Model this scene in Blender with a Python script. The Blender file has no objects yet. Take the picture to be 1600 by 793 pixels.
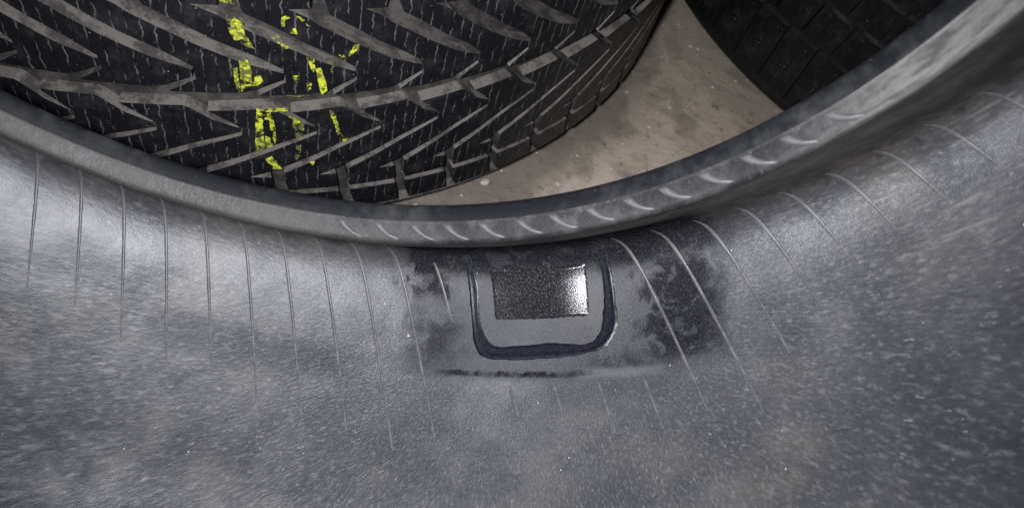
import bpy, bmesh, math, random
from mathutils import Vector, Matrix
random.seed(7)
SC = bpy.context.scene
COL = SC.collection
R = math.radians

# ------------------------------------------------------------------ camera
ZF = 0.318203                       # floor lies this far below the axis point of the front tyre
cam_d = bpy.data.cameras.new('camera'); cam = bpy.data.objects.new('camera', cam_d); COL.objects.link(cam)
cr = Vector((0.9734846, 0.052278, 0.222699)); cu = Vector((-0.168615, 0.821881, 0.544133)); cf = Vector((0.1545859, 0.5672554, -0.8089033))
CAM = Vector((0.0671462, -0.1708201, 0.052339 + ZF))
cam.matrix_world = Matrix(((cr.x, cu.x, -cf.x, CAM.x), (cr.y, cu.y, -cf.y, CAM.y), (cr.z, cu.z, -cf.z, CAM.z), (0, 0, 0, 1)))
cam_d.sensor_width = 36; cam_d.lens = 36 * 1193.29 / 1600; cam_d.clip_start = .005; cam_d.clip_end = 50
cam_d.dof.use_dof = True; cam_d.dof.focus_distance = .34; cam_d.dof.aperture_fstop = 16
SC.camera = cam

# ------------------------------------------------------------------ light: the phone's own lamp, and a dim room
W = bpy.data.worlds.new('World'); SC.world = W; W.use_nodes = True
W.node_tree.nodes['Background'].inputs[0].default_value = (.8, .88, 1, 1)
W.node_tree.nodes['Background'].inputs[1].default_value = .06
ld = bpy.data.lights.new('phone_lamp', 'SPOT'); lamp = bpy.data.objects.new('phone_lamp', ld); COL.objects.link(lamp)
ld.energy = 11.8; ld.color = (.925, .94, 1.0); ld.spot_size = R(104); ld.spot_blend = 1.0; ld.shadow_soft_size = .012
lamp.location = CAM + cr * -.030 + cu * .006 - cf * .002
lamp.rotation_euler = (cf + cr * .05 + cu * .03).to_track_quat('-Z', 'Y').to_euler()
SC.view_settings.view_transform = 'Standard'; SC.view_settings.look = 'None'
SC.view_settings.exposure = 0; SC.view_settings.gamma = 1; SC.view_settings.use_curve_mapping = False

# ------------------------------------------------------------------ node helpers
class NT:
    def __init__(s, name):
        s.m = bpy.data.materials.new(name); s.m.use_nodes = True
        s.t = s.m.node_tree; s.b = s.t.nodes['Principled BSDF']
        s.tc = s.t.nodes.new('ShaderNodeTexCoord')
    def L(s, a, b): s.t.links.new(a, b)
    def put(s, sock, v):
        if hasattr(v, 'is_output'): s.L(v, sock)
        elif isinstance(v, (tuple, list)): sock.default_value = (tuple(v) + (1,))[:4] if sock.type == 'RGBA' else v
        else: sock.default_value = v
    def math(s, op, a, b=0., c=0., clamp=False):
        n = s.t.nodes.new('ShaderNodeMath'); n.operation = op; n.use_clamp = clamp
        for i, v in enumerate((a, b, c)): s.put(n.inputs[i], v)
        return n.outputs[0]
    def noise(s, vec, scale, detail=3, rough=.55, dist=0.):
        n = s.t.nodes.new('ShaderNodeTexNoise'); s.L(vec, n.inputs['Vector'])
        n.inputs['Scale'].default_value = scale; n.inputs['Detail'].default_value = detail
        n.inputs['Roughness'].default_value = rough; n.inputs['Distortion'].default_value = dist
        return n.outputs['Fac']
    def voro(s, vec, scale, feature='F1'):
        n = s.t.nodes.new('ShaderNodeTexVoronoi'); n.feature = feature; s.L(vec, n.inputs['Vector']); n.inputs['Scale'].default_value = scale
        return n.outputs['Distance']
    def ramp(s, v, lo, hi, a=0., b=1.):
        n = s.t.nodes.new('ShaderNodeMapRange'); n.interpolation_type = 'SMOOTHSTEP'
        s.put(n.inputs[0], v)
        for i, q in enumerate((lo, hi, a, b)): s.put(n.inputs[i + 1], q)
        return n.outputs[0]
    def mix(s, f, a, b):
        n = s.t.nodes.new('ShaderNodeMix'); n.data_type = 'RGBA'
        s.put(n.inputs[0], f); s.put(n.inputs[6], a); s.put(n.inputs[7], b)
        return n.outputs[2]
    def vec(s, x, y, z=0.):
        n = s.t.nodes.new('ShaderNodeCombineXYZ')
        for i, v in enumerate((x, y, z)): s.put(n.inputs[i], v)
        return n.outputs[0]
    def uv(s):
        n = s.t.nodes.new('ShaderNodeSeparateXYZ'); s.L(s.tc.outputs['UV'], n.inputs[0]); return n.outputs[0], n.outputs[1]
    def bump(s, h, strength, dist, prev=None):
        n = s.t.nodes.new('ShaderNodeBump'); s.L(h, n.inputs['Height']); n.inputs['Strength'].default_value = strength
        n.inputs['Distance'].default_value = dist
        if prev: s.L(prev, n.inputs['Normal'])
        return n.outputs[0]
    def done(s, col, rough, nrm=None, spec=.5):
        s.put(s.b.inputs['Base Color'], col); s.put(s.b.inputs['Roughness'], rough); s.put(s.b.inputs['Specular IOR Level'], spec)
        if nrm: s.L(nrm, s.b.inputs['Normal'])
        return s.m
    def box(s, x, y, x0, x1, y0, y1, sx, sy):
        a = s.math('MULTIPLY', s.ramp(x, x0 - sx, x0 + sx), s.ramp(x, x1 - sx, x1 + sx, 1., 0.))
        b = s.math('MULTIPLY', s.ramp(y, y0 - sy, y0 + sy), s.ramp(y, y1 - sy, y1 + sy, 1., 0.))
        return s.math('MULTIPLY', a, b)

def mat_liner():
    n = NT('grey_inner_liner_rubber'); ob = n.tc.outputs['Object']
    th, s = n.uv()                                                # angle round the tyre, metres down from the bead
    x = n.math('MULTIPLY', n.math('SUBTRACT', th, .55), .275); y = n.math('SUBTRACT', s, .090)
    ang = n.math('ARCTAN2', y, x); rad = n.math('SQRT', n.math('ADD', n.math('MULTIPLY', x, x), n.math('ADD', n.math('MULTIPLY', y, y), 1e-6)))
    lr = n.math('LOGARITHM', rad, math.e)
    ca, sa = n.math('COSINE', ang), n.math('SINE', ang)
    # grain painted in streaks out from the buffed spot, imitating camera zoom blur
    def streak(k, q, sc, det=2):
        v = n.vec(n.math('MULTIPLY', ca, k), n.math('MULTIPLY', sa, k), n.math('MULTIPLY', lr, q)); return n.noise(v, sc, det, .6)
    st1 = streak(95, 46, 1.); st2 = streak(120, 48, 1., 2)
    spk = n.ramp(streak(90, 50, 1., 1), .70, .80)
    big = n.noise(ob, 14, 4, .55); mid = n.noise(ob, 45, 4, .6); fine = n.noise(ob, 2400, 2, .6); gr = n.noise(ob, 2600, 2, .6)
    clot = n.noise(ob, 95, 5, .68, .6)
    wob = n.math('ADD', n.math('MULTIPLY', n.math('SUBTRACT', mid, .5), .6), n.math('MULTIPLY', n.math('SUBTRACT', clot, .5), .8))
    wx = n.math('ADD', th, n.math('MULTIPLY', wob, .16)); wy = n.math('ADD', s, n.math('MULTIPLY', wob, .014))
    ws = n.math('ADD', s, n.math('MULTIPLY', wob, .004))
    dust = n.ramp(n.math('ADD', big, n.math('MULTIPLY', n.math('SUBTRACT', mid, .5), .5)), .30, .74)
    base = n.mix(dust, (.027, .028, .034), (.047, .046, .050))
    warm = n.ramp(n.noise(ob, 22, 3), .5, .68)
    base = n.mix(n.math('MULTIPLY', warm, .5), base, (.066, .058, .047))
    # bluish, darker smears left of the mark; darker patches low left and at the right
    d1 = n.box(wx, wy, -0.081, 0.209, .116, .133, .05, .006); d2 = n.box(wx, wy, -0.491, -0.121, .175, .26, .05, .012); d3 = n.box(wx, wy, -0.291, -0.111, .098, .118, .05, .006)
    d4 = n.box(wx, wy, 1.0, 1.5, .125, .24, .09, .02); d5 = n.box(wx, wy, .86, .99, .100, .128, .06, .008)
    dm = n.math('MAXIMUM', n.math('MAXIMUM', n.math('MAXIMUM', d1, d2), n.math('MULTIPLY', d3, .6)), n.math('MAXIMUM', n.math('MULTIPLY', d4, .7), n.math('MULTIPLY', d5, .6)))
    base = n.mix(n.math('MULTIPLY', dm, .9), base, (.017, .019, .027))
    stf = n.math('ADD', n.math('MULTIPLY', n.math('SUBTRACT', st1, .5), 1.2), n.math('MULTIPLY', n.math('SUBTRACT', st2, .5), 1.5))
    base = n.mix(n.ramp(stf, 0., .6, 0., .6), base, (.128, .125, .122))
    base = n.mix(n.ramp(stf, 0., -.6, 0., .55), base, (.022, .023, .027))
    base = n.mix(n.math('MULTIPLY', spk, .35), base, (.30, .29, .28))
    scf = n.noise(n.vec(n.math('MULTIPLY', th, 9.), n.math('MULTIPLY', s, 520.)), 1., 3, .6)      # scuffs running round the wall
    base = n.mix(n.math('MULTIPLY', n.ramp(scf, .58, .74), n.math('MULTIPLY', n.ramp(s, .125, .095, .12, 1.), n.ramp(th, .8, 1.1, .25, .8))), base, (.125, .122, .118))
    base = n.mix(n.math('MULTIPLY', n.ramp(scf, .42, .28), n.ramp(th, .8, 1.1, .2, .7)), base, (.022, .022, .024))
    # brown grime in the hollow behind the bead
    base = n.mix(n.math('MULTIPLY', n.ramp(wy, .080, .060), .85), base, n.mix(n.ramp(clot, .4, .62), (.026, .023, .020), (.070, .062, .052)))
    base = n.mix(n.ramp(s, .040, .030, 0., .6), base, (.012, .0115, .011))  # shade of the crease under the bead, painted into the colour
    # buffed field round the mark, and its bare black smears
    f = n.box(wx, ws, 0.309, 0.849, .045, .1255, .035, .0025)
    base = n.mix(n.math('MULTIPLY', f, .50), base, (.024, .024, .029))
    grit = n.ramp(fine, .40, .60)
    p1 = n.box(wx, wy, 0.309, 0.849, .045, .0800, .05, .006); p2 = n.box(wx, wy, 0.719, 0.829, .080, .1200, .035, .008)
    p3 = n.box(wx, ws, 0.379, 0.639, .1216, .1240, .05, .0010); p4 = n.box(wx, wy, 0.304, 0.379, .064, .090, .03, .007)
    p5 = n.box(wx, wy, 0.324, 0.409, .097, .1205, .04, .008); p6 = n.box(wx, wy, 0.629, 0.729, .115, .123, .05, .004)
    pp = n.math('MAXIMUM', n.math('MAXIMUM', p1, p2), n.math('MAXIMUM', n.math('MAXIMUM', p3, p4), n.math('MULTIPLY', n.math('MAXIMUM', p5, p6), .55)))
    hole = n.ramp(clot, .36, .52)
    pk = n.math('MULTIPLY', n.math('MULTIPLY', pp, n.ramp(grit, 0., 1., .62, 1.)), n.ramp(hole, 0., 1., .45, 1.))
    pk = n.math('MULTIPLY', pk, 1.55, clamp=True)
    spt = n.math('MULTIPLY', pp, n.ramp(n.noise(ob, 1500, 2, .6), .60, .72))
    base = n.mix(n.math('MULTIPLY', pk, .97), base, (.006, .006, .008))
    base = n.mix(n.math('MULTIPLY', spt, .6), base, (.10, .10, .105))
    base = n.mix(n.math('MULTIPLY', n.math('MULTIPLY', f, n.ramp(pk, 0., 1., 1., .35)), n.ramp(gr, .5, .68, 0., .5)), base, (.10, .10, .108))
    pale = n.box(wx, ws, 0.609, 0.729, .1215, .1250, .04, .0012)
    base = n.mix(n.math('MULTIPLY', pale, .35), base, (.13, .13, .14))
    rough = n.ramp(dust, 0., 1., .36, .45); rough = n.math('ADD', rough, n.math('MULTIPLY', n.math('SUBTRACT', st2, .5), .2))
    rough = n.math('ADD', rough, n.math('MULTIPLY', f, .08)); rough = n.math('ADD', rough, n.math('MULTIPLY', pk, .12))
    spec = n.math('MULTIPLY', n.math('MULTIPLY', n.ramp(f, 0., 1., 1., .5), n.ramp(pk, 0., 1., 1., .1)), n.ramp(wy, .066, .078, .2, 1.))
    spec = n.math('MULTIPLY', spec, n.ramp(dm, 0., 1., 1., .7)); spec = n.math('MULTIPLY', spec, n.ramp(n.math('ADD', mid, n.math('MULTIPLY', stf, .2)), .3, .7, .72, 1.0))
    b = n.bump(n.noise(ob, 26, 2), .3, .003)
    b = n.bump(st2, .3, .0004, b); b = n.bump(gr, .3, .0003, b)
    n.put(n.b.inputs['Coat Weight'], n.math('MULTIPLY', spec, .55)); n.b.inputs['Coat Roughness'].default_value = .40
    return n.done(base, rough, b, spec)

def mat_rubber(name, dark, dusty, lo=.45, hi=.7, r0=.42, r1=.6, scale=60, bs=.25, spec=.5, settle=None):
    n = NT(name); ob = n.tc.outputs['Object']
    d = n.ramp(n.math('ADD', n.noise(ob, scale, 5, .62), n.math('MULTIPLY', n.math('SUBTRACT', n.noise(ob, scale * 7, 3), .5), .35)), lo, hi)
    if settle:                                                     # dust lies on what faces up
        g = n.t.nodes.new('ShaderNodeNewGeometry'); sx = n.t.nodes.new('ShaderNodeSeparateXYZ'); n.L(g.outputs['True Normal'], sx.inputs[0])
        d = n.math('MULTIPLY', d, n.ramp(sx.outputs[2], -.1, .6, settle, 1.))
        d = n.math('ADD', d, n.ramp(sx.outputs[2], .1, .7, 0., .25), clamp=True)
    c = n.mix(d, dark, dusty)
    sp = n.ramp(n.noise(ob, 1300, 2), .72, .80)
    c = n.mix(n.math('MULTIPLY', sp, .35), c, (.3, .29, .27))
    b = n.bump(n.noise(ob, 1400, 3), bs, .0004)
    return n.done(c, n.ramp(d, 0., 1., r0, r1), b, spec)

def mat_tread(name, dark, dusty, sipe, step, spec=.3):
    """worn tread: u = metres round the tyre, v = metres up it; narrow dusty sipes across the blocks"""
    n = NT(name); ob = n.tc.outputs['Object']; u, v = n.uv()
    w = n.noise(n.vec(u, v), 260, 2)
    uu = n.math('ADD', u, n.math('MULTIPLY', n.math('SUBTRACT', w, .5), .0026))
    fr = n.math('FRACT', n.math('DIVIDE', uu, step)); dd = n.math('ABSOLUTE', n.math('SUBTRACT', fr, .5))
    line = n.ramp(dd, .10, .045)
    cell = n.math('FLOOR', n.math('DIVIDE', uu, step))
    gate = n.ramp(n.noise(n.vec(n.math('MULTIPLY', cell, 9.7), n.math('MULTIPLY', v, 95.)), 1., 2), .43, .60)
    d = n.ramp(n.noise(ob, 80, 5, .65), .45, .75)
    c = n.mix(d, dark, dusty)
    scr = n.ramp(n.noise(n.vec(n.math('MULTIPLY', u, 1500.), n.math('MULTIPLY', v, 170.)), 1., 2), .66, .76)
    c = n.mix(n.math('MULTIPLY', scr, .55), c, (.11, .105, .10))
    c = n.mix(n.math('MULTIPLY', n.math('MULTIPLY', line, gate), .9), c, sipe)
    sp = n.ramp(n.noise(ob, 800, 1), .75, .80); c = n.mix(n.math('MULTIPLY', sp, .6), c, (.33, .31, .29))
    b = n.bump(n.math('SUBTRACT', 1., line), .8, .0009); b = n.bump(n.noise(ob, 1100, 3), .3, .0004, b)
    return n.done(c, n.ramp(d, 0., 1., .42, .6), b, spec)

def mat_band():
    n = NT('dusty_bead_rubber'); ob = n.tc.outputs['Object']; th, _ = n.uv()
    a = n.noise(ob, 38, 5, .6); f = n.noise(ob, 260, 4, .65)
    d = n.ramp(n.math('ADD', a, n.math('MULTIPLY', n.math('SUBTRACT', f, .5), .45)), .30, .68)
    c = n.mix(d, (.010, .010, .011), (.040, .038, .036))
    c = n.mix(n.ramp(th, .30, .05, 0., .55), c, (.040, .036, .032))
    w = n.box(th, th, .34, 1.12, .34, 1.12, .2, .12)               # dark patches between the ridges: worn dust, and the hollows' shade painted in
    c = n.mix(n.math('MULTIPLY', n.math('MULTIPLY', w, n.ramp(n.noise(ob, 75, 3, .5), .38, .54)), .92), c, (.007, .007, .008))
    c = n.mix(n.ramp(th, 1.05, 1.3, 0., .8), c, n.mix(n.ramp(n.noise(n.vec(n.math('MULTIPLY', th, 14.), n.math('MULTIPLY', _, 90.)), 1., 4, .65), .36, .62), (.040, .039, .039), (.125, .120, .112)))
    c = n.mix(n.ramp(n.noise(ob, 700, 3, .6), .60, .75, 0., .4), c, (.12, .116, .11))
    return n.done(c, n.ramp(d, 0., 1., .45, .62), n.bump(f, .25, .0008, n.bump(n.noise(ob, 1100, 2), .16, .0003)), .4)

def mat_label():
    n = NT('glittering_black_label'); ob = n.tc.outputs['Object']
    f = n.noise(ob, 1500, 2, .7); c = n.mix(n.ramp(f, .48, .66), (.007, .007, .008), (.05, .05, .055))
    b = n.bump(n.noise(ob, 1900, 2, .7), .9, .00012)
    return n.done(c, .22, b, .6)

def mat_blue():
    n = NT('dark_blue_marking_cement'); ob = n.tc.outputs['Object']; th, s = n.uv()
    f = n.noise(ob, 700, 3, .7); c = n.mix(n.ramp(f, .4, .7), (.003, .004, .0075), (.009, .011, .017))
    c = n.mix(n.math('MULTIPLY', n.ramp(s, .085, .070), n.ramp(n.noise(ob, 900, 2), .35, .6)), c, (.03, .03, .035))
    b = n.bump(n.noise(ob, 1200, 2), .3, .0003)
    return n.done(c, .36, b, .25)

def mat_paint():
    n = NT('yellow_chalk_paint'); ob = n.tc.outputs['Object']
    d = n.ramp(n.math('ADD', n.noise(ob, 300, 4, .7), n.math('MULTIPLY', n.math('SUBTRACT', n.noise(ob, 70, 2), .5), .6)), .40, .60)
    c = n.mix(d, (.10, .105, .03), (.48, .51, .035))
    n.done(c, .6, n.bump(n.noise(ob, 900, 3), .5, .0005), .3)
    tr = n.t.nodes.new('ShaderNodeBsdfTransparent'); mx = n.t.nodes.new('ShaderNodeMixShader'); out = n.t.nodes['Material Output']
    al = n.ramp(n.math('ADD', n.noise(ob, 420, 3, .65), n.math('MULTIPLY', n.math('SUBTRACT', n.noise(ob, 110, 2), .5), .6)), .36, .54)
    n.L(al, mx.inputs[0]); n.L(tr.outputs[0], mx.inputs[1]); n.L(n.b.outputs[0], mx.inputs[2]); n.L(mx.outputs[0], out.inputs[0])
    return n.m

def mat_floor():
    n = NT('dusty_concrete'); ob = n.tc.outputs['Object']
    a = n.noise(ob, 5, 6, .6, .4); b_ = n.noise(ob, 22, 6, .65, .3); c_ = n.noise(ob, 120, 4, .6); g = n.noise(ob, 900, 3, .6)
    c = n.mix(n.ramp(a, .35, .65), (.33, .275, .215), (.50, .42, .33))
    c = n.mix(n.ramp(b_, .48, .66, 0., .8), c, (.20, .165, .13))
    c = n.mix(n.ramp(n.noise(ob, 11, 5, .7, 1.2), .57, .68, 0., .6), c, (.54, .46, .36))
    c = n.mix(n.ramp(c_, .55, .72, 0., .75), c, (.15, .125, .10))
    c = n.mix(n.ramp(g, .56, .72, 0., .45), c, (.58, .51, .41))
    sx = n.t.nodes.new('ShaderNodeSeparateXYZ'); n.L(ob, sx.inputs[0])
    for cx, cy, am in ((-.0799, .3751, .7), (.5486, .4710, .3)):                # soil and painted contact shadow: dark ring round the two lying tyres
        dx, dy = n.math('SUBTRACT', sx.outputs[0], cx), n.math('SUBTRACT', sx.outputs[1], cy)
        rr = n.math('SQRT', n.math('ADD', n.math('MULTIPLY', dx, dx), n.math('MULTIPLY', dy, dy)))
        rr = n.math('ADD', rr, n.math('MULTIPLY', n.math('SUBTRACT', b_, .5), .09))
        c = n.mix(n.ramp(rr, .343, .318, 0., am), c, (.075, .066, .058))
    b = n.bump(b_, .35, .006); b = n.bump(c_, .35, .0018, b); b = n.bump(g, .4, .0006, b)
    return n.done(c, .82, b, .3)

M = dict(
    liner=mat_liner(),
    rib=mat_rubber('moulded_rib_rubber', (.050, .050, .054), (.085, .083, .082), .35, .65, .42, .55, 120, spec=.6),
    band=mat_band(),
    lip=mat_rubber('dark_bead_rubber', (.006, .0065, .008), (.026, .026, .027), .45, .75, .55, .7, 30, spec=.12),  # darker rubber for the upper facet of the bead
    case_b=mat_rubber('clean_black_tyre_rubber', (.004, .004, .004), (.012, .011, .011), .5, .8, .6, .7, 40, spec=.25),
    case=mat_rubber('black_tyre_rubber', (.014, .014, .015), (.05, .048, .046), .45, .8, .5, .65, 40),
    groove=mat_rubber('dusty_groove_rubber', (.020, .018, .017), (.120, .108, .097), .36, .66, .7, .85, 90, spec=.25, settle=.35),
    tread=mat_tread('worn_black_tread_rubber', (.0065, .0065, .0085), (.017, .0165, .018), (.085, .08, .076), .0052),
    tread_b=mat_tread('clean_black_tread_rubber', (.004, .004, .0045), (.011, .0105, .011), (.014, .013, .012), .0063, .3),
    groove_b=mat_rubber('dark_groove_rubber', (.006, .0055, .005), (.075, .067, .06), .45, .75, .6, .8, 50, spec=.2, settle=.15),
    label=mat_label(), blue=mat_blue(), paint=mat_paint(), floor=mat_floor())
def mat_plain(name, col, rough=.8):
    n = NT(name); ob = n.tc.outputs['Object']
    c = n.mix(n.ramp(n.noise(ob, 700, 3), .35, .7), tuple(q * .75 for q in col), col)
    return n.done(c, rough, n.bump(n.noise(ob, 900, 2), .4, .0005), .3)
M['fleck'] = mat_plain('pale_dust_fleck', (.42, .41, .38)); M['grit'] = mat_plain('pale_concrete_grit', (.46, .42, .36)); M['grit_dark'] = mat_plain('dark_grit', (.10, .09, .075))

# ------------------------------------------------------------------ object helpers
def link(name, me, mats, parent=None):
    o = bpy.data.objects.new(name, me); COL.objects.link(o)
    if parent: o.parent = parent
    if mats and not me.materials:
        for m in mats: me.materials.append(m)
    return o
def mesh(name, v, f, uvs=None, smooth=False, mi=None):
    me = bpy.data.meshes.new(name); me.from_pydata(v, [], f)
    if uvs:
        l = me.uv_layers.new(name='UVMap')
        for p in me.polygons:
            for li, vi in zip(p.loop_indices, p.vertices): l.data[li].uv = uvs[vi]
    if mi: me.polygons.foreach_set('material_index', mi)
    if smooth: me.polygons.foreach_set('use_smooth', [True] * len(me.polygons))
    me.update(); return me
def thing(name, loc, mat3=None, **props):
    o = bpy.data.objects.new(name, None); COL.objects.link(o); o.empty_display_size = .05
    mw = (mat3.to_4x4() if mat3 else Matrix()); mw.translation = loc; o.matrix_world = mw
    for k, v in props.items(): o[k] = v
    return o
def lathe(name, prof, seg, point, a0=-math.pi, a1=math.pi, smooth=True, uvs=None):
    full = abs(a1 - a0 - 2 * math.pi) < 1e-6; n = len(prof); v = []; uv = []; f = []
    for i in range(seg + 1):
        t = a0 + (a1 - a0) * i / seg
        for j, (a, r) in enumerate(prof):
            v.append(point(t, a, r)); uv.append((t, uvs[j] if uvs else j * .01))
    for i in range(seg):
        for j in range(n - 1): f.append((i * n + j, i * n + j + 1, (i + 1) * n + j + 1, (i + 1) * n + j))
    return mesh(name, v, f, uv, smooth)
def interp(x, xs, ys):
    if x <= xs[0]: return ys[0]
    for i in range(1, len(xs)):
        if x <= xs[i]:
            t = (x - xs[i - 1]) / (xs[i] - xs[i - 1]); return ys[i - 1] + t * (ys[i] - ys[i - 1])
    return ys[-1]

# ------------------------------------------------------------------ floor
def build_floor():
    N = 60; v = []; f = []
    for i in range(N + 1):
        for j in range(N + 1):
            x = -2.2 + 5 * i / N; y = -2 + 5 * j / N; v.append((x, y, 0))
    for i in range(N):
        for j in range(N): k = i * (N + 1) + j; f.append((k, k + N + 1, k + N + 2, k + 1))
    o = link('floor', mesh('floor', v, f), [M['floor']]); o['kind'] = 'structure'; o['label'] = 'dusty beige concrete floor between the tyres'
build_floor()
# ------------------------------------------------------------------ front tyre (stands upright, seen from inside)
ax, az = R(.628529), R(-5.853991)
RM = Matrix.Rotation(az, 3, 'Z') @ Matrix.Rotation(ax, 3, 'X')
R_OUT, MIDW = .3170, -.081                                        # tread radius; half way between the beads
FOOT = Vector((0, MIDW, -R_OUT))
front = thing('car_tyre', RM @ FOOT + Vector((0, 0, ZF)), RM, category='tyre',
              label='grey dusty upright tyre in front, seen inside, dark U mark on its ribbed liner')
def npt(t, a, r): return Vector((r * math.sin(t), a, -r * math.cos(t))) - FOOT
def liner_profile():
    D, rm, rc, wa = .022674, .238912, .270710, .090624
    p = [(.0012, .2037), (.0022, .2058), (.0057, .2120), (.0110, .2190), (.0165, .2262), (.0200, .2320)]
    e = 2 / 1.8424
    for i in range(60):
        t = math.pi / 2 * i / 59; p.append((D - wa + wa * math.cos(t) ** e if i < 59 else D - wa, rm + (rc - rm) * math.sin(t) ** e))
    p.append((MIDW, rc))
    L = [0]
    for q, w in zip(p, p[1:]): L.append(L[-1] + math.dist(q, w))
    N = 130; out = [(interp(L[-1] * i / N, L, [q[0] for q in p]), interp(L[-1] * i / N, L, [q[1] for q in p])) for i in range(N + 1)]
    for _ in range(24):
        out = [out[0]] + [tuple((out[i - 1][k] + 2 * out[i][k] + out[i + 1][k]) / 4 for k in (0, 1)) for i in range(1, N)] + [out[-1]]
    return out
LP = liner_profile(); LS = [0]
for q, w in zip(LP, LP[1:]): LS.append(LS[-1] + math.dist(q, w))
sh = .1165 - min((abs(r - .2636) + abs(a + .0148), s) for (a, r), s in zip(LP, LS))[1]
LS = [s + sh for s in LS]                                          # metres along the wall
def lpos(s):
    if s > LS[-1]: return LP[-1][0] - (s - LS[-1]), LP[-1][1]       # straight on across the flat middle
    return interp(s, LS, [q[0] for q in LP]), interp(s, LS, [q[1] for q in LP])
def lsurf(t, s, off=0.):
    a, r = lpos(s); a1, r1 = lpos(s - .002); a2, r2 = lpos(s + .002)
    da, dr = a2 - a1, r2 - r1; l = math.hypot(da, dr); na, nr = -dr / l, da / l      # points into the cavity
    if nr > 0 and abs(nr) > abs(na): na, nr = -na, -nr
    return npt(t, a + na * off, r + nr * off)
mir = [(2 * MIDW - a, r) for a, r in reversed(LP[:-1])]
o = link('inner_liner', lathe('inner_liner', LP + mir, 420, npt, uvs=LS + [2 * LS[-1] - s for s in reversed(LS[:-1])]), [M['liner']], front)
# outer casing: far heel, out over the side wall and the tread, back to the near heel
half = [(.0130, .1950), (.0150, .1990), (.0172, .2050), (.0205, .2110), (.0250, .2180), (.0290, .2250), (.0315, .2340), (.0318, .246), (.0300, .260), (.0260, .276), (.020, .292), (.012, .304), (.004, .311), (-.005, .3140)]
tr = []
for g in (-.012, -.035, -.058): tr += [(g, R_OUT - .001), (g - .0005, R_OUT - .007), (g - .0085, R_OUT - .007), (g - .009, R_OUT - .001)]
outer = half + tr; outer = outer + [(2 * MIDW - a, r) for a, r in reversed(outer)]
link('outer_casing', lathe('outer_casing', outer, 200, npt), [M['case']], front)
lip = [(.0130, .1950), (.0124, .1943), (.0115, .19406), (.0103, .1943), (.0085, .1950), (.0068, .1957), (.0062, .1962)]
band = [(.0062, .1962), (.0058, .1968), (.0053, .1970), (.0020, .1992), (.0007, .2001), (.0000, .2010), (-.0001, .2020), (.0003, .2030), (.0010, .2034), (.0014, .2042)]
link('bead_lip', lathe('bead_lip', lip, 360, npt), [M['lip']], front)
link('bead_band', lathe('bead_band', band, 420, npt), [M['band']], front)
link('bead_lip', lathe('bead_lip', [(2 * MIDW - a, r) for a, r in lip], 200, npt), [M['lip']], front)
link('bead_band', lathe('bead_band', [(2 * MIDW - a, r) for a, r in band], 200, npt), [M['band']], front)
def tube_mesh(name, path, wid, hgt, surf, smooth=True):
    """half-round ridge lying on a surface; path = (angle, s) points, wid/hgt = per-point half width (m) and height"""
    v = []; uv = []; f = []; C = 7
    for i, (t, s) in enumerate(path):
        t0, s0 = path[max(i - 1, 0)]; t1, s1 = path[min(i + 1, len(path) - 1)]
        dx, dy = (t1 - t0) * .275, s1 - s0; l = math.hypot(dx, dy); nx, ny = -dy / l, dx / l
        for k in range(C):
            q = -1 + 2 * k / (C - 1); h = hgt[i] * (1 - q * q) ** .6 - (.0002 if k in (0, C - 1) else 0)
            v.append(surf(t + nx * q * wid[i] / .275, s + ny * q * wid[i], h)); uv.append((t + nx * q * wid[i] / .275, s + ny * q * wid[i]))
    for i in range(len(path) - 1):
        for k in range(C - 1): f.append((i * C + k, i * C + k + 1, (i + 1) * C + k + 1, (i + 1) * C + k))
    return mesh(name, v, f, uv, smooth)
# vent ribs: one every 4 degrees, leaning along the wall
DT = .071249
def rib_mesh(s0, s1):
    n = 30; path = [(1.4161 * (s0 + (s1 - s0) * i / n - .0945), s0 + (s1 - s0) * i / n) for i in range(n + 1)]
    ph = random.uniform(0, 6); pr = [min(1, i / 4, (n - i) / 16) * (.8 + .2 * math.sin(ph + i * .7) * math.sin(ph + i * 1.9)) for i in range(n + 1)]
    return tube_mesh('vent_rib', path, [.00095 * (.45 + .55 * q) for q in pr], [.00045 * q for q in pr], lsurf)
def spin(o, t):                                                    # turn a copy round the tyre's own axis
    m = Matrix.Rotation(-t, 4, 'Y'); piv = -FOOT
    o.matrix_local = Matrix.Translation(piv) @ m @ Matrix.Translation(-piv)
cut_rib = {12: (.1275, .144), 13: (.1265, .139), 14: (.126, .1475), 15: (.1255, .147), 11: (.075, .101)}
for k in range(-12, 34):
    me = rib_mesh(*cut_rib[k]) if k in cut_rib else rib_mesh(.064, interp(k, [-2, 2, 6, 9, 17, 18, 19, 20, 21, 24, 30], [.128, .130, .150, .155, .143, .126, .113, .104, .096, .092, .090]) + random.uniform(-.004, .004))
    spin(link('vent_rib', me, [M['rib']], front), .452498 + DT * (k - 12))
for k, s0, s1 in ((12, .069, .0705),): pass
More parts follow.
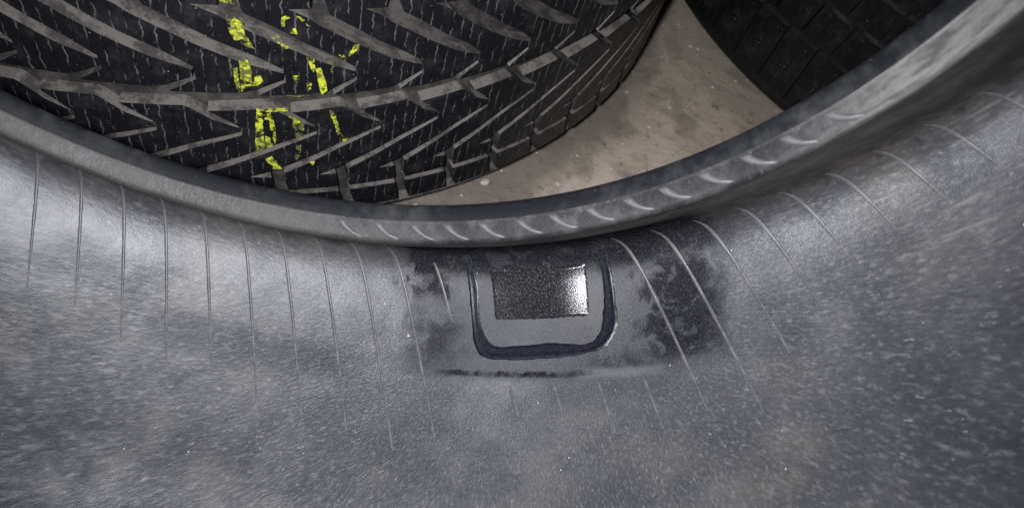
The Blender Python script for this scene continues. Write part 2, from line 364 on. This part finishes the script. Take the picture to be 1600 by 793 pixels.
# moulded ridges across the bead band
def band_pt(t, q, off):                                            # q 0 at the lip side, 1 at the toe
    a, r = .0058 + (.0004 - .0058) * q, .1970 + (.2003 - .1970) * q
    return npt(t, a - off * .52, r - off * .85)
def bead_rib_mesh():
    v = []; f = []; C = 7; n = 12; uv = []; hq = .0015 * random.uniform(.75, 1.1)
    for i in range(n + 1):
        q = i / n; t = .040 * q - .006 * math.sin(math.pi * q)
        hh = hq * min(1, q * 6 + .2, (1 - q) * 6 + .2)
        for k in range(C):
            w = -1 + 2 * k / (C - 1); v.append(band_pt(t + w * .0095, q, hh * (1 - w * w) ** .6 - .0001)); uv.append((t, q))
    for i in range(n):
        for k in range(C - 1): f.append((i * C + k, i * C + k + 1, (i + 1) * C + k + 1, (i + 1) * C + k))
    return mesh('bead_rib', v, f, uv, True)
for k in range(-1, 13): spin(link('bead_rib', bead_rib_mesh(), [M['rib']], front), .3061 + .0704 * k + random.uniform(-.003, .003))
# the dark U round the label
outer_u = [(0.4075, 0.0698), (0.4125, 0.0773), (0.4178, 0.0860), (0.4254, 0.1003), (0.4347, 0.1106), (0.4539, 0.1158), (0.5080, 0.1165), (0.5579, 0.1160), (0.6243, 0.1146), (0.6554, 0.1117), (0.6725, 0.1043), (0.6730, 0.0957), (0.6715, 0.0843), (0.6715, 0.0743)]
inner_u = [(0.4230, 0.0698), (0.4280, 0.0788), (0.4340, 0.0866), (0.4389, 0.0992), (0.4532, 0.1077), (0.4729, 0.1112), (0.5208, 0.1106), (0.5652, 0.1099), (0.6238, 0.1108), (0.6438, 0.1066), (0.6512, 0.0986), (0.6540, 0.0912), (0.6550, 0.0837), (0.6540, 0.0743)]
def smooth_line(P, n):
    out = []; Q = [tuple(2 * a - b for a, b in zip(P[0], P[1]))] + P + [tuple(2 * a - b for a, b in zip(P[-1], P[-2]))]
    for i in range(1, len(Q) - 2):
        for j in range(n):
            t = j / n
            out.append(tuple(.5 * (2 * b + (c - a) * t + (2 * a - 5 * b + 4 * c - d) * t * t + (3 * b - a - 3 * c + d) * t ** 3) for a, b, c, d in zip(Q[i - 1], Q[i], Q[i + 1], Q[i + 2])))
    return out + [P[-1]]
so, si = smooth_line(outer_u, 8), smooth_line(inner_u, 8)
v = []; uv = []; f = []; C = 9
for i, (p, q) in enumerate(zip(so, si)):
    for k in range(C):
        w = k / (C - 1); t, s = p[0] + (q[0] - p[0]) * (w * 1.16 - .08), p[1] + (q[1] - p[1]) * (w * 1.2 - .1)
        j = (random.uniform(-.0007, .0007) + .0012 * math.sin(i * .9 + k) * math.sin(i * .37 + 2 * k)) if k in (0, C - 1) else 0
        h = -.0002 if k in (0, C - 1) else (.00040 if k in (1, 2) else .00022)
        v.append(lsurf(t + j, s + j * .25, h + random.uniform(-.00004, .00004))); uv.append((t, s))
for i in range(len(so) - 1):
    for k in range(C - 1): f.append((i * C + k, i * C + k + 1, (i + 1) * C + k + 1, (i + 1) * C + k))
o = link('mark_outline', mesh('mark_outline', v, f, uv, True), [M['blue']], front); o['label'] = 'dark blue U shaped outline on the grey liner'
v = []; uv = []; f = []; NX, NY = 60, 30
for i in range(NX + 1):
    for j in range(NY + 1):
        e = .0010
        t0, t1 = .4550 + .0105 * j / NY + random.uniform(-e, e) * (i == 0), .6295 - .0020 * j / NY + random.uniform(-e, e) * (i == NX)
        s0, s1 = .0775, .0996 - .0004 * i / NX
        t = t0 + (t1 - t0) * i / NX; s = s0 + (s1 - s0) * j / NY + (random.uniform(-e, e) * .3 if j in (0, NY) else 0)
        edge = i in (0, NX) or j in (0, NY)
        v.append(lsurf(t, s, -.0001 if edge else .0003 + .0015 * math.sin(math.pi * (i / NX) ** 2.2))); uv.append((t, s))
for i in range(NX):
    for j in range(NY): k = i * (NY + 1) + j; f.append((k, k + NY + 1, k + NY + 2, k + 1))
o = link('label_patch', mesh('label_patch', v, f, uv, True), [M['label']], front); o['label'] = 'black glittering rectangle inside the U mark'

# ------------------------------------------------------------------ the tyre lying behind: tread of separate blocks
def tyre_profile(Rt, wid, base):
    """half section of a tyre lying flat, from the lower bead out and up to the upper bead: (height, radius)"""
    lo = [(.020, .205), (.010, .214), (.004, .228), (.0005, .250), (.0008, .272), (.004, .292), (.010, .304), (.017, .3115), (.0225, Rt - .0035), (.0262, Rt - base)]
    prof = lo + [(h, Rt - base) for h in (.06, wid / 2, wid - .06)] + [(wid - h, r) for h, r in reversed(lo)]
    prof += [(wid - .026, .212), (wid - .05, .250), (wid / 2, Rt - .022), (.05, .250), (.026, .212), (.020, .205)]
    return prof
def block_mesh(poly, Rt, depth, warp):
    """poly in (phase, height mm) -> block standing on the tread; built flat, cut into strips, then wrapped round the tyre"""
    bm = bmesh.new(); vs = [bm.verts.new((warp(p) * Rt, h * .001, 0)) for p, h in poly]
    face = bm.faces.new(vs); bm.normal_update()
    if face.normal.z < 0: face.normal_flip()
    r = bmesh.ops.inset_region(bm, faces=[face], thickness=.0007, depth=0, use_even_offset=True)
    rim = [e for e in bm.edges if e.is_boundary]
    for vv in {q for e in rim for q in e.verts}: vv.co.z = -.0006
    g = bmesh.ops.extrude_edge_only(bm, edges=rim)
    for q in g['geom']:
        if isinstance(q, bmesh.types.BMVert): q.co.z = -depth
    x0, x1 = min(q.co.x for q in bm.verts), max(q.co.x for q in bm.verts)
    x = math.ceil(x0 / .008) * .008
    while x < x1:
        bmesh.ops.bisect_plane(bm, geom=bm.verts[:] + bm.edges[:] + bm.faces[:], plane_co=(x, 0, 0), plane_no=(1, 0, 0), dist=1e-6); x += .008
    bmesh.ops.triangulate(bm, faces=[q for q in bm.faces if len(q.verts) > 4])
    bm.normal_update(); uvl = bm.loops.layers.uv.new('UVMap')
    for q in bm.faces:
        q.material_index = 0 if q.normal.z > .35 else 1
        for l in q.loops: l[uvl].uv = (l.vert.co.x, l.vert.co.y)
    for q in bm.verts:
        t, h, rr = q.co.x / Rt, q.co.y, Rt + q.co.z
        q.co = (rr * math.sin(t), -rr * math.cos(t), h)
    me = bpy.data.meshes.new('tread_block'); bm.to_mesh(me); bm.free(); return me

RT, WID = .318, .2214
back = thing('car_tyre', (-.07991, .37507, 0), category='tyre', label='worn black winter tyre lying flat behind, yellow paint smeared over its V grooves')
def fpt(t, h, r): return Vector((r * math.sin(t), -r * math.cos(t), h))
link('casing', lathe('casing', tyre_profile(RT, WID, .0068), 220, fpt), [M['groove']], back)
tips = [3.54]; sizes = [6.5, 6.5, 5.51, 5.51, 5.25, 5.25]
for q in sizes: tips.append(tips[-1] + q)
rest = 63 - len(sizes); st = (360 - sum(sizes)) / rest; NP = 63
def warp(p):
    n = math.floor(p); fr = p - n; lap, k = divmod(n, NP)
    a = lap * 360 + (tips[k] if k < 7 else tips[6] + (k - 6) * st)
    w = sizes[k] if k < 6 else st
    return R(a + fr * w)
U = 1 / .963
def S(*pts): return [(p * U, h) for p, h in pts]
def B(pts): return [(p - 1, h) for p, h in pts]
d_up = S((-.01, 89.6), (-.6, 80.5), (-1.07, 71.2), (-1.5, 63.3)); d_lo = S((-.0, 87.4), (-.59, 76.9), (-1.06, 66.8), (-1.44, 59.2))
stub = S((-1.62, 60.9), (-1.87, 56.8), (-1.61, 56.2)); e_left = S((-1.585, 50), (-1.565, 45.8)); e_right = S((-1.385, 45.6), (-1.43, 52))
mid_lower = [(-1.385 * U, 102.3), (-.62 * U, 105.0)] + S((-.56, 104.0), (-.31, 96.8), (-.03, 92.2)) + d_up + stub + e_left + B(e_right) + B(list(reversed(d_lo))) + B(S((.01, 92.2), (-.35, 102.2)))[:1] + B(S((-.33, 101.6)))
mid_lower[0] = B(S((-.36, 102.4)))[0]
sh_lower = B(S((-1.375, 41.9))) + S((-1.55, 41.8), (-1.47, 31), (-1.44, 26.2)) + B(S((-1.235, 26.2), (-1.28, 31)))
def flip(poly, b=False): return [(p, 217 - h) for p, h in reversed(poly)]
b_left = S((-.05, 122.0), (-.345, 116.4), (-.46, 113.6)); b_right = S((.0, 120.9), (-.30, 112.9))
a_lo = S((-.01, 126.3), (-.44, 131.8), (-.9, 140.2), (-1.2, 146.4), (-1.5, 152.6)); a_up = S((.0, 128.2), (-.3, 135.6), (-.7, 143.2), (-1.05, 151.2), (-1.36, 157.6))
F = lambda L: [(p, 217 - h) for p, h in L]
mid_upper = B(b_right[::-1])[:1] + [(-.49 * U, 114.8)] + list(reversed(b_left[:2])) + [(-.02, 122.6)] + a_lo + F(stub) + F(e_left) + B(F(e_right)) + B(list(reversed(a_up))) + B([(.015, 121.2)])
sh_upper = F(sh_lower)
cache = {}
OFF = {'low': .46, 'up': 0.}
for k in range(NP):
    for nm, poly, off in (('ml', mid_lower, .46), ('sl', sh_lower, .46), ('mu', mid_upper, 0.), ('su', sh_upper, 0.)):
        key = (nm,) if 10 <= k else (nm, k)
        ref = warp(20)
        if key not in cache:
            kk = 20 if 10 <= k else k
            cache[key] = (block_mesh([(p + kk + off, h) for p, h in poly], RT, .0072, warp), warp(kk))
        me, t0 = cache[key]
        o = link('tread_block', me, [M['tread'], M['groove']], back)
        o.location.z = .0022
        o.rotation_euler.z = warp(k) - t0
# wear bar bridging one groove
bar = block_mesh([(.93 / .963 + 0, 139.6), (1.10, 137.0), (1.13, 139.6), (.98, 142.8)], RT - .0035, .004, lambda p: warp(p))
link('wear_bar', bar, [M['groove'], M['groove']], back).location.z = .0022
# yellow paint, dragged over the blocks
PAINT=[
 [(12.69,158.7),(13.27,158.0),(13.79,155.4),(13.90,149.6),(14.50,142.4),(13.97,143.3),(13.05,147.3),(12.77,152.4)],
 [(12.29,165.8),(13.20,166.3),(13.34,164.2),(12.77,164.9)],
 [(13.31,135.8),(13.95,136.0),(14.13,131.0),(14.12,122.1),(13.30,117.9),(13.33,126.4)],
 [(12.86,131.3),(13.18,131.8),(13.24,123.4),(13.21,116.1),(12.99,119.5),(12.87,126.2)],
 [(14.32,126.6),(14.79,127.5),(14.96,124.5),(14.42,121.8),(14.14,121.7)],
 [(16.41,158.7),(16.72,159.7),(16.98,158.8),(16.63,157.8),(16.63,154.5),(16.39,154.2),(16.36,156.8)],
 [(17.41,159.5),(17.69,159.5),(18.00,157.6),(17.78,157.2)],
 [(18.05,156.3),(18.41,154.6),(18.14,155.1)],
 [(16.88,152.3),(17.37,153.5),(17.52,150.4),(17.19,150.8)],
 [(15.57,149.1),(16.24,149.4),(16.41,146.9),(15.87,147.1)],
 [(16.05,146.5),(16.41,145.8),(17.04,143.5),(16.63,142.8),(16.31,144.5)],
 [(18.15,137.8),(18.68,137.4),(18.83,131.9),(18.65,129.7),(18.40,132.7)],
 [(18.84,131.1),(19.22,131.8),(19.54,126.4),(19.77,118.5),(19.38,115.6),(19.11,121.9)],
 [(19.69,135.4),(20.49,133.7),(20.26,130.0),(19.97,129.3),(20.10,133.0)],
 [(21.68,144.1),(22.07,144.3),(21.90,141.2),(21.29,137.8),(21.50,141.7)],
 [(20.55,138.8),(20.89,139.0),(21.15,136.7),(20.81,137.2)],
 [(17.10,127.6),(17.63,127.6),(17.58,124.1),(17.29,123.8),(17.20,125.7)],
 [(18.17,122.9),(18.56,123.2),(18.52,119.7),(18.07,118.6)],
 [(14.29,107.5),(14.73,106.8),(14.74,94.9),(14.81,81.5),(14.00,78.7),(14.13,93.2)],
 [(14.80,103.4),(15.36,105.5),(15.63,99.2),(15.73,87.8),(15.55,84.2),(15.34,93.2),(15.23,100.9),(14.86,100.9)],
 [(14.86,89.6),(15.16,88.7),(15.44,82.3),(14.86,81.9)],
 [(14.34,107.5),(16.66,108.0),(16.76,106.3),(14.87,105.8)],
 [(16.80,102.5),(17.26,101.6),(17.93,97.9),(17.98,94.4),(17.25,93.7),(17.05,96.4),(17.15,99.0)],
 [(17.72,98.0),(17.98,97.1),(17.96,90.9),(17.35,87.9),(17.24,90.2),(17.72,91.8)],
 [(19.99,105.6),(20.41,105.3),(20.73,97.5),(21.06,89.2),(20.79,88.5),(20.41,96.9)],
 [(21.12,88.3),(21.70,86.0),(21.60,83.7),(21.27,83.5)],
 [(17.34,81.9),(17.77,82.7),(17.71,78.0),(17.44,72.3),(17.22,73.4)],
 [(14.75,73.0),(15.30,75.3),(15.70,70.9),(15.80,68.0),(16.11,65.9),(15.24,65.1),(15.36,68.1),(14.90,71.1)],
 [(18.45,69.9),(18.93,70.1),(18.72,67.3)],
 [(16.69,116.0),(17.28,115.6),(18.37,115.5),(17.47,115.0)],
]

def in_poly(x, y, P):
    c = False
    for i in range(len(P)):
        (x0, y0), (x1, y1) = P[i - 1], P[i]
        if (y0 > y) != (y1 > y) and x < (x1 - x0) * (y - y0) / (y1 - y0) + x0: c = not c
    return c
def paint_mesh(P):
    bm = bmesh.new(); pts = []
    for i in range(len(P)):                                        # ragged outline
        a, b = P[i - 1], P[i]; n = max(1, int(math.hypot((b[0] - a[0]) * 5.55, b[1] - a[1]) / 1.1))
        for j in range(n):
            t = j / n; w = .28 if j else .1
            pts.append((a[0] + (b[0] - a[0]) * t + random.uniform(-w, w) / 5.55, a[1] + (b[1] - a[1]) * t + random.uniform(-w, w)))
    vs = [bm.verts.new((R(t) * RT, h * .001, 0)) for t, h in pts]; fc = bm.faces.new(vs); bm.normal_update()
    if fc.normal.z < 0: fc.normal_flip()
    ex = bmesh.ops.extrude_edge_only(bm, edges=bm.edges[:])
    for q in ex['geom']:
        if isinstance(q, bmesh.types.BMVert): q.co.z = -.0004
    bmesh.ops.triangulate(bm, faces=[q for q in bm.faces if len(q.verts) > 4])
    for q in bm.verts:
        t, h, rr = q.co.x / RT, q.co.y, RT + .00012 + q.co.z; q.co = (rr * math.sin(t), -rr * math.cos(t), h)
    me = bpy.data.meshes.new('paint_smear'); bm.to_mesh(me); bm.free(); return me
for P in PAINT: link('paint_smear', paint_mesh(P), [M['paint']], back)

# ------------------------------------------------------------------ the dark tyre at the right
W3 = .230
third = thing('car_tyre', (.54858, .47100, 0), category='tyre', label='black shadowed tyre lying flat at the back right, with plain square tread blocks')
link('casing', lathe('casing', tyre_profile(RT, W3, .0068), 200, fpt), [M['case_b']], third)
rows = [(27, 72.6, .0, .0), (76.0, 100.6, .35, .12), (104.2, 125.8, .1, .12), (129.4, 154, .6, .12), (157.4, 203, .25, 0)]
PT = R(4.737)
for lo, hi, ph, sl in rows:
    g = .02 if lo < 30 else .04
    P = [(g, lo), (1 - g, lo), (1 - g + sl, hi), (g + sl, hi)]
    me = block_mesh([(p + ph, h) for p, h in P], RT, .0072, lambda p: p * PT); rest_v = []
    for k in range(76):
        t = -2.6 + k * PT
        if -1.75 < t < .55:
            o = link('tread_block', me, [M['tread_b'], M['groove_b']], third); o.rotation_euler.z = t
        else: rest_v.append(t)
    bm = bmesh.new()
    for t in rest_v:
        n0 = len(bm.verts); bm.from_mesh(me); bm.verts.ensure_lookup_table()
        bmesh.ops.rotate(bm, verts=bm.verts[n0:], cent=(0, 0, 0), matrix=Matrix.Rotation(t, 3, 'Z'))
    mr = bpy.data.meshes.new('tread_row'); bm.to_mesh(mr); bm.free()
    o = link('tread_row', mr, [M['tread_b'], M['groove_b']], third); o['kind'] = 'stuff'

# ------------------------------------------------------------------ small loose things
def chips(name, spots, mat, label):
    v = []; f = []
    for P, n, sz in spots:
        n = n.normalized(); t = n.orthogonal().normalized(); b = n.cross(t); a0 = random.uniform(0, 6); k0 = len(v); m = 6
        for ring, (rr, hh) in enumerate(((1, -.1), (.9, .35), (.45, .6))):
            for i in range(m):
                a = a0 + 2 * math.pi * i / m; q = rr * random.uniform(.6, 1.15) * sz
                v.append(P + t * q * math.cos(a) * 1.3 + b * q * math.sin(a) + n * hh * sz)
        for ring in range(2):
            for i in range(m): f.append((k0 + ring * m + i, k0 + ring * m + (i + 1) % m, k0 + ring * m + m + (i + 1) % m, k0 + ring * m + m + i))
        f.append(tuple(k0 + 2 * m + i for i in range(m)))
    o = link(name, mesh(name, v, f), [mat]); o['kind'] = 'stuff'; o['label'] = label; return o
FM = front.matrix_world.copy()
def on_liner(t, s): 
    p = FM @ lsurf(t, s, 0.); n = (FM.to_3x3() @ (lsurf(t, s, .001) - lsurf(t, s, 0.))).normalized(); return p, n
sp = []
for t, s, z in ((.318, .1085, .0007), (.315, .187, .0009), (.268, .0955, .0004)): sp.append((*on_liner(t, s), z))
for _ in range(34): sp.append((*on_liner(random.uniform(-.35, 1.25), random.uniform(.075, .2)), random.choice((.00018, .00022, .0003, .00035))))
chips('dust_flecks', sp, M['fleck'], 'pale dust flecks scattered over the grey liner')
g1 = [(Vector((random.uniform(.02, .42), random.uniform(.1, .45), 0)), Vector((0, 0, 1)), random.choice((.0006, .0008, .0011, .0016))) for _ in range(160)]
g1 += [(Vector((.118, .140, 0)), Vector((0, 0, 1)), .0028), (Vector((.165, .150, 0)), Vector((0, 0, 1)), .0022)]
chips('concrete_grit', g1, M['grit'], 'pale grit lying on the concrete floor')
g2 = [(Vector((random.uniform(.02, .42), random.uniform(.1, .45), 0)), Vector((0, 0, 1)), random.choice((.0005, .0007, .001))) for _ in range(140)]
chips('dark_grit', g2, M['grit_dark'], 'dark grit lying on the concrete floor')
